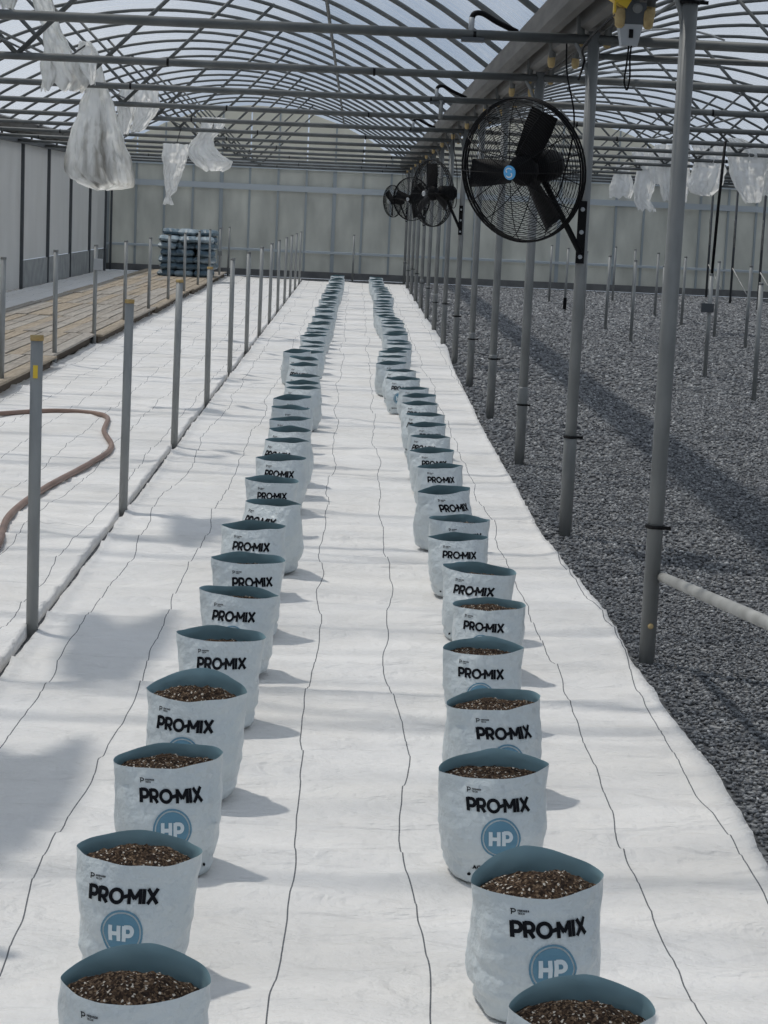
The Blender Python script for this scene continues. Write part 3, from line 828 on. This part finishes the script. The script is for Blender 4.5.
        cz = zt - .062; R_ = .050
        qb = []
        for k_ in range(6): qb += ring_quads(s.px, cz, .0003 + .042 * k_ / 6, .0003 + .042 * (k_ + 1) / 6, 32)
        qb += ring_quads(s.px, cz, .0457, R_)
        bad = wrap(qb, 'badge', badge_blue, .0020)
        wq = text_quads('HP', s.px - .0290, cz - .0175, .035, .0090, .10)[0]
        hp_ = wrap(wq, 'badge_letters', badge_white, .0036)
        for m_ in (let, bad, hp_): m_.polygons.foreach_set('use_smooth', [True] * len(m_.polygons))
        hole = wrap(ring_quads(-.078, .030, .0004, .0042, 12), 'drain_hole', ink, .0022); hole2 = wrap(ring_quads(.082, .034, .0004, .0042, 12), 'drain_hole', ink, .0022)
        return skin, lining, soil, let, bad, hp_, mark, foot, hole, hole2

bag_kinds = {
    'full': Bag(1, BH - .022, .120, px=-.010, mound=.030, back=.042),
    'full2': Bag(2, BH - .024, .118, px=-.020, mound=.030, back=.020),
    'full3': Bag(9, BH - .022, .116, px=-.006, mound=.034, back=.042),
    'mid': Bag(3, BH - .015, .100, px=-.008, mound=.012),
    'mid2': Bag(4, BH - .016,   .098, px=-.004, mound=.010, back=.034),
    'low': Bag(5, BH - .028, .092, px=.006, mound=.006),
    'low2': Bag(6, BH - .028, .086, px=-.006, mound=.008, back=.016),
    'slim': Bag(7, BH - .060, .072, px=.010, mound=.004, nth_=56, nz_=26),
    'slim2': Bag(8, BH - .066, .066, px=-.012, mound=.004, nth_=56, nz_=26, back=.014),
}
PARTS = ('bag_skin', 'lining', 'soil', 'lettering', 'badge')
def place_bag(kind, x, y, ang, label, scale=1.0, tilt=0.0, letters=True, tall=1.0):
    ms = bag_kinds[kind].meshes
    t = empty('grow_bag', (x, y, .009), ang); t.scale = (scale, scale, scale * tall); t.rotation_euler = (tilt, 0, ang)
    tag(t, label, 'grow bag', 'white grow bags in two rows')
    put('bag_skin', ms[0], t); put('lining', ms[1], t); put('soil', ms[2], t)
    if letters:
        put('lettering', ms[3], t); b = put('badge', ms[4], t); put('badge_letters', ms[5], b); put('maker_mark', ms[6], t); put('foot_lettering', ms[7], t); put('drain_hole', ms[8], t); put('drain_hole', ms[9], t)
    return t
# (x, y, turn in degrees, size, kind)
LEFT = [(-0.353, 3.448, -2, 0.954, 'full'),
        (-0.432, 4.208, 0, 0.93, 'full2'),
        (-0.426, 4.917, 15, 0.968, 'mid'),
        (-0.407, 5.575, -9, 1.012, 'full3'),
        (-0.395, 6.378, 4, 0.979, 'low'),
        (-0.379, 7.137, -4, 0.969, 'low2'),
        (-0.381, 7.777, 13, 1.0, 'low'),
        (-0.394, 8.596, -9, 1.0, 'slim'),
        (-0.343, 9.174, -31, 1.08, 'slim2'),
        (-0.39, 10.249, 2, 0.936, 'low'),
        (-0.362, 11.001, -10, 1.006, 'slim'),
        (-0.364, 11.694, -30, 1.08, 'slim2'),
        (-0.356, 12.241, -33, 1.08, 'slim'),
        (-0.391, 13.141, 9, 0.995, 'slim2'),
        (-0.405, 13.765, 34, 1.035, 'low2'),
        (-0.407, 14.344, 30, 1.08, 'slim'),
        (-0.361, 15.2, -29, 1.08, 'slim2'),
        (-0.37, 15.607, -29, 1.08, 'slim'),
        (-0.379, 16.297, -34, 1.08, 'slim2'),
        (-0.409, 17.436, -34, 1.08, 'slim'),
        (-0.43, 18.218, -34, 1.08, 'low2'),
        (-0.512, 19.055, 34, 1.08, 'slim')]
RIGHT = [(0.471, 3.397, -1, 0.937, 'full'),
        (0.452, 4.031, 15, 1.032, 'full3'),
        (0.422, 4.897, 8, 1.01, 'mid2'),
        (0.465, 5.58, 21, 1.034, 'mid'),
        (0.491, 6.385, -4, 0.939, 'mid2'),
        (0.556, 7.123, -11, 0.942, 'mid'),
        (0.551, 7.733, -18, 1.021, 'low'),
        (0.522, 8.64, -2, 0.931, 'slim'),
        (0.54, 8.994, 23, 1.037, 'low2'),
        (0.511, 9.839, 29, 1.08, 'slim'),
        (0.532, 11.052, 15, 0.963, 'slim2'),
        (0.525, 11.789, 5, 0.95, 'slim'),
        (0.53, 12.489, -24, 0.979, 'slim2'),
        (0.548, 13.267, 12, 0.939, 'slim'),
        (0.535, 13.64, -25, 1.061, 'slim2'),
        (0.541, 14.612, -18, 0.986, 'slim'),
        (0.555, 15.198, 21, 1.002, 'slim'),
        (0.531, 16.096, 16, 0.919, 'slim2'),
        (0.46, 16.536, -15, 1.054, 'slim'),
        (0.449, 17.317, -30, 1.08, 'slim2'),
        (0.39, 18.1, 25, 1.08, 'slim'),
        (0.407, 19.137, -9, 1.035, 'slim2'),
        (0.433, 19.62, -25, 1.08, 'slim')]
desc = {'full': 'filled high with soil', 'full3': 'filled high with soil', 'full2': 'filled high with soil', 'mid': 'with brown soil below its rim', 'mid2': 'with brown soil below its rim',
        'low': 'with little soil visible', 'low2': 'with little soil visible', 'slim': 'with teal mouth', 'slim2': 'with teal mouth'}
for side, rows_ in (('left', LEFT), ('right', RIGHT)):
    y = 0; x = 0
    tall = 1.085 if side == 'left' else 1.0
    for i, (x, y, ang, size, kind) in enumerate(rows_):
        if side == 'left': x, y = x * .984, y * .984      # the left bags stand a little taller
        place_bag(kind, x, y, math.radians(ang), f'white grow bag {desc[kind]}, {nth(i)} from camera in the {side} row', size, tall=tall)
    far = []
    while y < 41.6:
        y += .742; far.append(y)
    for j, yy in enumerate(far):
        xx = (-.40 + .075 * (yy - 21) / 21) if side == 'left' else (.50 + .03 * math.sin(yy * .6))
        back = len(far) - 1 - j
        lab = f'small distant white grow bag in the {side} row, {"last before" if back == 0 else nth(back) + " counting from"} the end wall'
        place_bag(('slim', 'slim2', 'low2')[j % 3], xx + rnd.uniform(-.02, .02), yy + rnd.uniform(-.04, .04), math.radians(rnd.uniform(-28, 28)), lab, 1.0 + rnd.uniform(-.04, .05), letters=False)

# ------------------------------------------------------------------ fans
def fan_meshes():
    R_ = .375; out = {}
    g = MB()
    n1 = 26
    def prof(r): return .10 * math.sqrt(max(0, 1 - (r / R_) ** 2.6))      # dome height of the guard
    def ring(r, z, w): g.tube([(r * math.cos(2 * PI * k / 44), r * math.sin(2 * PI * k / 44), z) for k in range(44)], w, 4, closed=True)
    for i in range(n1):
        r = .075 + (R_ - .085) * i / (n1 - 1); ring(r, prof(r) + .02, .0017)
    for k in range(12):
        a = 2 * PI * k / 12
        g.tube([(r * math.cos(a), r * math.sin(a), prof(r) + .022) for r in (.06, .14, .22, .29, .34, .365, .375)], .0028, 4)
    out['front_guard'] = g.mesh('front_guard', black_metal)
    g2 = MB(); g = g2
    def ringb(r, z, w): g2.tube([(r * math.cos(2 * PI * k / 40), r * math.sin(2 * PI * k / 40), z) for k in range(40)], w, 4, closed=True)
    for i in range(15):
        r = .09 + (R_ - .10) * i / 14; ringb(r, -prof(r) - .02, .0017)
    for k in range(12):
        a = 2 * PI * (k + .5) / 12
        g2.tube([(r * math.cos(a), r * math.sin(a), -prof(r) - .022) for r in (.06, .14, .22, .29, .34, .365, .375)], .0028, 4)
    out['rear_guard'] = g2.mesh('rear_guard', black_metal)
    rim = MB().tube([(R_ * math.cos(2 * PI * k / 56), R_ * math.sin(2 * PI * k / 56), 0) for k in range(56)], .0065, 8, closed=True)
    for z in (-.022, .022):
        rim.tube([(R_ * math.cos(2 * PI * k / 56), R_ * math.sin(2 * PI * k / 56), z) for k in range(56)], .005, 6, closed=True)
    out['rim'] = rim.mesh('rim', black_metal, True)
    bl = MB(); v = []; f = []
    for side in (0, 1):
        for i in range(9):
            u = i / 8; r = .06 + .275 * u; w = .100 + .022 * min(1, u * 1.6); tw = math.radians(30 - 14 * u)
            for k in range(5):
                c = (k / 4 - .5) * w * 2 * .62 ; bend = .012 * (1 - (k / 2 - 1) ** 2)
                v.append((r, c * math.cos(tw) + .01, c * math.sin(tw) + bend - side * .004))
    for i in range(8):
        for k in range(4):
            a = i * 5 + k; f.append((a, a + 1, a + 6, a + 5)); f.append((45 + a, 45 + a + 5, 45 + a + 6, 45 + a + 1))
    for i in range(8):
        for k in (0, 4):
            a = i * 5 + k; f.append((a, a + 5, 45 + a + 5, 45 + a))
    for k in range(4):
        for i in (0, 40):
            a = i + k; f.append((a, 45 + a, 45 + a + 1, a + 1))
    out['blade'] = bl.add(v, f).mesh('blade', black, True)
    out['hub'] = MB().lathe([(.03, -.05), (.075, -.04), (.085, .0), (.075, .025), (.03, .04)], 18).mesh('hub', black, True)
    out['motor'] = MB().lathe([(.05, -.30), (.078, -.285), (.085, -.25), (.085, -.13), (.075, -.10), (.02, -.06)], 18).mesh('motor', black_metal, True)
    out['badge'] = MB().lathe([(.005, .118), (.036, .118), (.038, .124), (.033, .128)], 20).mesh('badge', blue_logo, True)
    out['badge_grey'] = MB().lathe([(.005, .118), (.030, .118), (.032, .124), (.027, .128)], 16).mesh('badge', grey_plastic, True)
    mk = MB()
    for pts in (arc(.0, .011, .018, .012, 20, 230, 10), arc(.0, -.011, .018, .012, 200, 410, 10)):
        for q in stroke_quads(pts, .006): mk.add([(x, y, .1295) for x, y in q], [(0, 1, 2, 3)])
    out['mark'] = mk.mesh('mark', white_m)
    plate = MB().box(0, 0, 0, .045, .012, .33)
    out['plate'] = plate.mesh('mount_plate', black)
    out['bolt'] = MB().lathe([(.012, 0), (.012, .006), (.006, .009)], 8, Matrix.Rotation(PI / 2, 4, 'X')).mesh('bolt', grey_plastic)
    return out
FM = fan_meshes()
def fan(y_post, cx, cz, yaw, spin, label, dy=-.10, pitch=.06):
    t = empty('wall_fan', (cx, y_post + dy, cz)); tag(t, label, 'fan', 'black circulation fans on the tall posts')
    # head frame: local +Z = blowing direction
    nrm = Vector((-math.sin(yaw) * math.cos(pitch), -math.cos(yaw) * math.cos(pitch), -math.sin(pitch)))
    rot = nrm.to_track_quat('Z', 'Y').to_euler()
    for nm_ in ('rim', 'front_guard', 'rear_guard', 'hub', 'motor'): put(nm_, FM[nm_], t, None, rot)
    b = put('badge', FM['badge'] if y_post < 12 else FM['badge_grey'], t, None, rot); put('mark', FM['mark'], b)
    q = nrm.to_track_quat('Z', 'Y')
    for k in range(3):
        o = put('blade', FM['blade'], t); o.rotation_euler = (q @ Euler((0, 0, spin + k * 2 * PI / 3)).to_quaternion()).to_euler()
    # bracket on the camera side of the post
    px_ = PX - .012 - cx; py_ = -dy - R_POST - .008; pz = 1.635 - cz
    pl = put('mount_plate', FM['plate'], t, (px_, py_, pz))
    for dz in (-.13, -.0, .12): put('bolt', FM['bolt'], pl, (0, -.006, dz))
    mo = nrm * -.25
    put('mount_arm', MB().tube([(px_, py_ - .01, pz - .11), tuple(mo * .8 + Vector((0, 0, -.07)))], .017, 8).mesh('mount_arm', black_metal, True), t)
    top = Vector((px_ - .13, py_ + .05, TIE - cz - .02))
    cb = smooth([top, top + Vector((.01, -.01, -.16)), top + Vector((.06, -.04, -.42)), mo + Vector((.07, -.02, -.10)), mo + Vector((.03, 0, -.17)), mo + Vector((-.02, 0, -.08))], 6)
    put('cable', MB().tube(cb, .005, 6).mesh('cable', black, True), t)
    return t
a_ = math.radians
fan(Y0 + SP, .868, 1.945, a_(39), a_(62), 'largest black caged fan with a blue badge, on the second tall post', pitch=.15)
fan(Y0 + 5 * SP, .865, 1.925, a_(58), a_(90), 'black caged fan seen edge-on, second from the camera', dy=-.08)
fan(Y0 + 9 * SP, .965, 1.93, a_(35), a_(45), 'small distant black caged fan, third from the camera')
fan(Y0 + 13 * SP, .86, 1.94, a_(60), a_(20), 'smallest, farthest black caged fan near the end wall')

# ------------------------------------------------------------------ drive motor under the gutter
t = empty('vent_motor', (1.19, 8.95, 2.455)); t.scale = (.74, .74, .74); tag(t, 'yellow and grey vent drive motor hanging from the gutter', 'motor')
M_ = Matrix.Translation((-.075, -.02, .30)) @ Matrix.Rotation(.5, 4, 'Y')
put('gear_case', MB().box(0, 0, 0, .12, .10, .06, M_).box(-.03, -.02, .03, .05, .09, .05, M_).mesh('gear_case', yellow), t)
put('chain_guard', MB().box(-.105, -.03, .27, .012, .06, .10).box(-.06, -.05, .26, .10, .012, .02, Matrix.Rotation(.2, 4, 'Y')).mesh('chain_guard', yellow), t)
put('body', MB().box(.02, 0, .22, .13, .12, .13).mesh('body', dark_frame), t)
put('shaft', MB().lathe([(.03, .055), (.03, .068), (.018, .07), (.018, .08)], 14, Matrix.Translation((.03, 0, .25)) @ Matrix.Rotation(PI / 2, 4, 'X')).mesh('shaft', steel), t)
bx = MB(); bx.add([(-.075, -.06, .155), (.07, -.06, .155), (.07, .06, .155), (-.075, .06, .155), (-.05, -.05, .03), (.045, -.05, .03), (.045, .05, .03), (-.05, .05, .03)],
                  [(0, 1, 2, 3), (7, 6, 5, 4), (0, 4, 5, 1), (1, 5, 6, 2), (2, 6, 7, 3), (3, 7, 4, 0)])
b = put('junction_box', bx.mesh('junction_box', grey_plastic), t)
put('slot', MB().box(.0, -.058, .10, .025, .012, .05).mesh('slot', black), b)
for sx in (-.07, .10):
    put('foam_block', MB().lathe([(.015, -.06), (.030, -.045), (.034, .0), (.030, .045), (.015, .06)], 10, Matrix.Translation((sx, -.05, .19))).mesh('foam_block', tan, True), t)
cl = smooth([(-.005, -.03, .03), (-.012, -.035, -.08), (-.02, -.035, -.18), (.0, -.035, -.23), (.012, -.035, -.15), (.006, -.035, -.05), (.01, -.03, .03)], 6)
put('cable_loop', MB().tube(cl, .006, 6).mesh('cable_loop', black, True), t)
put('hanger', MB().box(.02, 0, .30, .05, .03, .06).mesh('hanger', steel), t)
# black cable along the gutter to the post
cb = smooth([(1.13, 8.95, 2.62), (1.10, 9.6, 2.58), (1.12, 10.2, 2.56), (1.16, 10.45, 2.52), (1.13, 10.40, 2.42)], 8)
o = put('power_cable', MB().tube(cb, .006, 6).mesh('power_cable', black, True)); tag(o, 'black power cable sagging from the vent motor to the fan post', 'cable')

# pipe fittings on the tie bars
for i, (x, k, drop) in enumerate(((.555, 4, False), (.62, 6, True), (.60, 8, False))):
    t = empty('pipe_fitting', (x, FY[k], TIE)); tag(t, f'small grey and black pipe fitting on a tie bar, {nth(i)} from the camera', 'pipe fitting', 'pipe fittings on the tie bars')
    put('saddle', MB().box(.02, 0, -.03, .12, .07, .022).mesh('saddle', dark_frame), t)
    put('riser', MB().tube([(.01, 0, .0), (.01, 0, .085)], .016, 10).mesh('riser', grey_plastic, True), t)
    put('elbow', MB().tube(smooth([(.01, 0, .08), (.025, 0, .105), (.07, .02, .108), (.15, .05, .07), (.26, .10, .03)], 5), .015, 8).mesh('elbow', black, True), t)
    if drop:
        put('drop_pipe', MB().tube([(.05, -.02, -.01), (.05, -.02, -.16)], .018, 8).mesh('drop_pipe', steel, True), t)

# ------------------------------------------------------------------ torn plastic sheets hanging under the ridge
SHEETS = {
    'q1': (8.4, [(3.30, -2.22, -2.08), (3.05, -2.34, -1.96), (2.90, -2.32, -1.92), (2.80, -2.22, -2.04)]),
    'q2': (11.2, [(3.45, -2.20, -2.06), (3.25, -2.28, -1.98), (3.10, -2.26, -1.95), (2.98, -2.18, -2.02)]),
    'q3': (6.4, [(3.20, -2.30, -2.10), (2.95, -2.40, -2.00), (2.75, -2.36, -1.98), (2.62, -2.22, -2.06)]),
    'p0': (11.0, [(2.81, -2.01, -1.92), (2.75, -2.00, -1.90), (2.70, -1.98, -1.92)]),
    'p1a': (13.9, [(3.07, -2.31, -2.17), (2.97, -2.27, -2.14), (2.85, -2.22, -2.10), (2.70, -2.21, -2.01), (2.60, -2.22, -1.96), (2.50, -2.22, -1.90), (2.43, -2.22, -1.94)]),
    'p1b': (14.3, [(2.80, -2.02, -1.94), (2.73, -2.04, -1.90), (2.64, -2.06, -1.89), (2.53, -2.02, -1.90), (2.50, -1.98, -1.90)]),
    'p2': (16.75, [(2.91, -2.27, -2.22), (2.64, -2.30, -2.13), (2.51, -2.33, -2.08), (2.39, -2.37, -2.04), (2.27, -2.41, -2.00), (2.10, -2.45, -1.96), (2.02, -2.47, -1.92), (1.92, -2.46, -1.89), (1.85, -2.41, -1.88), (1.82, -2.30, -1.90), (1.77, -2.19, -2.10)]),
    'p3a': (19.8, [(2.79, -2.38, -2.24), (2.58, -2.41, -2.24), (2.38, -2.38, -2.28), (2.34, -2.35, -2.30)]),
    'p3b': (19.95, [(2.79, -2.25, -2.03), (2.64, -2.25, -2.00), (2.54, -2.26, -2.05), (2.41, -2.28, -2.15), (2.37, -2.28, -2.22)]),
    'p4': (25.1, [(2.42, -2.48, -2.13), (2.22, -2.48, -2.17), (2.03, -2.45, -2.22), (1.84, -2.43, -2.29), (1.76, -2.41, -2.35), (1.66, -2.45, -2.31)]),
    'p5': (25.9, [(2.80, -2.05, -1.74), (2.64, -2.07, -1.79), (2.54, -2.12, -1.89), (2.43, -2.22, -1.88), (2.32, -2.24, -1.78), (2.26, -2.20, -1.64), (2.19, -2.11, -1.67), (2.12, -1.98, -1.77)]),
    'r1': (25.85, [(2.84, 4.78, 4.99), (2.72, 4.80, 5.28), (2.50, 4.84, 5.33), (2.31, 4.89, 5.31), (2.16, 4.98, 5.31), (2.02, 5.10, 5.28)]),
    'r1b': (26.0, [(2.77, 5.31, 5.52), (2.52, 5.34, 5.57), (2.26, 5.32, 5.53), (2.11, 5.31, 5.47)]),
    'r2': (28.9, [(2.85, 4.85, 5.29), (2.72, 4.91, 5.33), (2.50, 4.88, 5.36), (2.28, 4.83, 5.33), (2.18, 4.87, 5.24), (2.13, 5.06, 5.20)]),
    'r3a': (31.95, [(2.96, 4.88, 5.33), (2.72, 4.82, 5.35), (2.48, 4.86, 5.36), (2.24, 4.90, 5.35), (2.07, 4.96, 5.33)]),
    'r3b': (32.3, [(2.97, 4.82, 5.15), (2.72, 4.74, 5.05), (2.48, 4.77, 5.05), (2.33, 4.83, 5.01)]),
    'r4': (34.9, [(3.00, 4.77, 5.16), (2.62, 4.92, 5.29), (2.36, 4.88, 5.25), (2.09, 4.90, 5.18), (1.91, 4.98, 5.30)]),
    'r5': (38.0, [(2.83, 4.96, 5.19), (2.68, 4.93, 5.22), (2.49, 4.89, 5.27), (2.30, 4.84, 5.32), (2.15, 4.87, 5.25)]),
}
def sheet(key, lab, m, seed, depth=.5):
    """a torn film remnant: a crumpled hanging bag of film; rows give height, left and right edge"""
    Y, rows = SHEETS[key]; rows = sorted(rows, reverse=True)
    zs = [r[0] for r in rows][::-1]; xl = [r[1] for r in rows][::-1]; xr = [r[2] for r in rows][::-1]
    zt, zb = rows[0][0], rows[-1][0]; x0 = (rows[0][1] + rows[0][2]) / 2
    nu, nv = 72, 40; v = []; f = []
    for j in range(nv + 1):
        t = j / nv; z = zt + (zb - zt) * t
        a, b = float(np.interp(z, zs, xl)), float(np.interp(z, zs, xr)); c, h = (a + b) / 2, (b - a) / 2
        for i in range(nu):
            th = 2 * PI * i / nu; ct, sn = math.cos(th), math.sin(th)
            fold = .40 * noise.noise((ct * 2.6 + seed, sn * 2.6, t * 1.2)) + .55 * noise.noise((ct * 6 + seed, sn * 6, t * 2.2 + 3)) + .30 * noise.noise((ct * 13, sn * 13 + seed, t * 5))
            crush = .018 * noise.noise((ct * 3 + seed, z * 14, sn * 3)) + .010 * noise.noise((ct * 7 + seed, z * 30, sn * 7))
            xx = c + h * ct * (1 + .16 * fold) + .018 * noise.noise((z * 9 + seed, ct * 3, 1))
            yy = h * depth * sn * (1 + .9 * fold) + crush * 1.5
            zz = z + .09 * min(1, h * 5) * noise.noise((ct * 2.2 + seed, sn * 2.2, 7)) * t ** 4 + crush * .5
            v.append((xx - x0, yy, zz - zt))
    for j in range(nv):
        for i in range(nu):
            if 0.10 < (i + .5) / nu < 0.40: continue        # torn open along the far side
            f.append((j * nu + i, j * nu + (i + 1) % nu, (j + 1) * nu + (i + 1) % nu, (j + 1) * nu + i))
    me = MB().add(v, f).mesh('plastic_sheet', m, True)
    o = put('plastic_sheet', me, None, (x0, Y, zt)); tag(o, lab, 'plastic sheet', 'torn plastic sheets hanging from the roof frame')
    return o
def cord(o, tie_y):
    put('cord', MB().tube([(0, 0, -.03), (0, tie_y - o.location.y, TIE - o.location.z)], .006, 6).mesh('cord', black), o)
for key, nm_ in (('q3', 'nearest the camera'), ('q1', 'second from the camera'), ('q2', 'third from the camera')):
    sheet(key, f'torn plastic sheet in the roof above the view, {nm_}', hang_film, len(nm_), depth=3.6)
LB = 'torn white plastic sheet in the left bay'
sheet('p0', f'{LB}, small scrap at the top corner', dirty_film_m, 15)
sheet('p1a', f'{LB}, dirty brown and nearest the camera', dirty_film_m, 1)
cord(sheet('p1b', 'pale puffed plastic fold beside the dirty nearest hanging sheet', hang_film, 11), FY[5])
sheet('p2', f'{LB}, longest and bell-shaped with brown streaks', dirty_film_m, 2)
sheet('p3a', f'{LB}, narrow, behind the bell-shaped one', hang_film, 13)
sheet('p3b', f'{LB}, draped just right of the bell-shaped one', hang_film, 3)
cord(sheet('p4', f'{LB}, twisted to a knotted tip', hang_film, 4), FY[9])
cord(sheet('p5', f'{LB}, farthest, bunched beside the knotted one', hang_film, 5), FY[9])
RB = 'torn white plastic sheet in the right bay'
sheet('r1', f'{RB}, nearest, at the picture edge', hang_film, 6)
sheet('r1b', 'dirty torn plastic strip right of the nearest right-bay sheet', dirty_film_m, 16)
sheet('r2', f'{RB}, just right of the nearest tall post', hang_film, 7)
sheet('r3a', f'{RB}, behind the nearest tall post', hang_film, 8)
sheet('r3b', f'{RB}, short, close left of the nearest post', hang_film, 18)
sheet('r4', f'{RB}, long, second from the fan post', hang_film, 9)
sheet('r5', f'{RB}, farthest, closest to the fan', hang_film, 10)
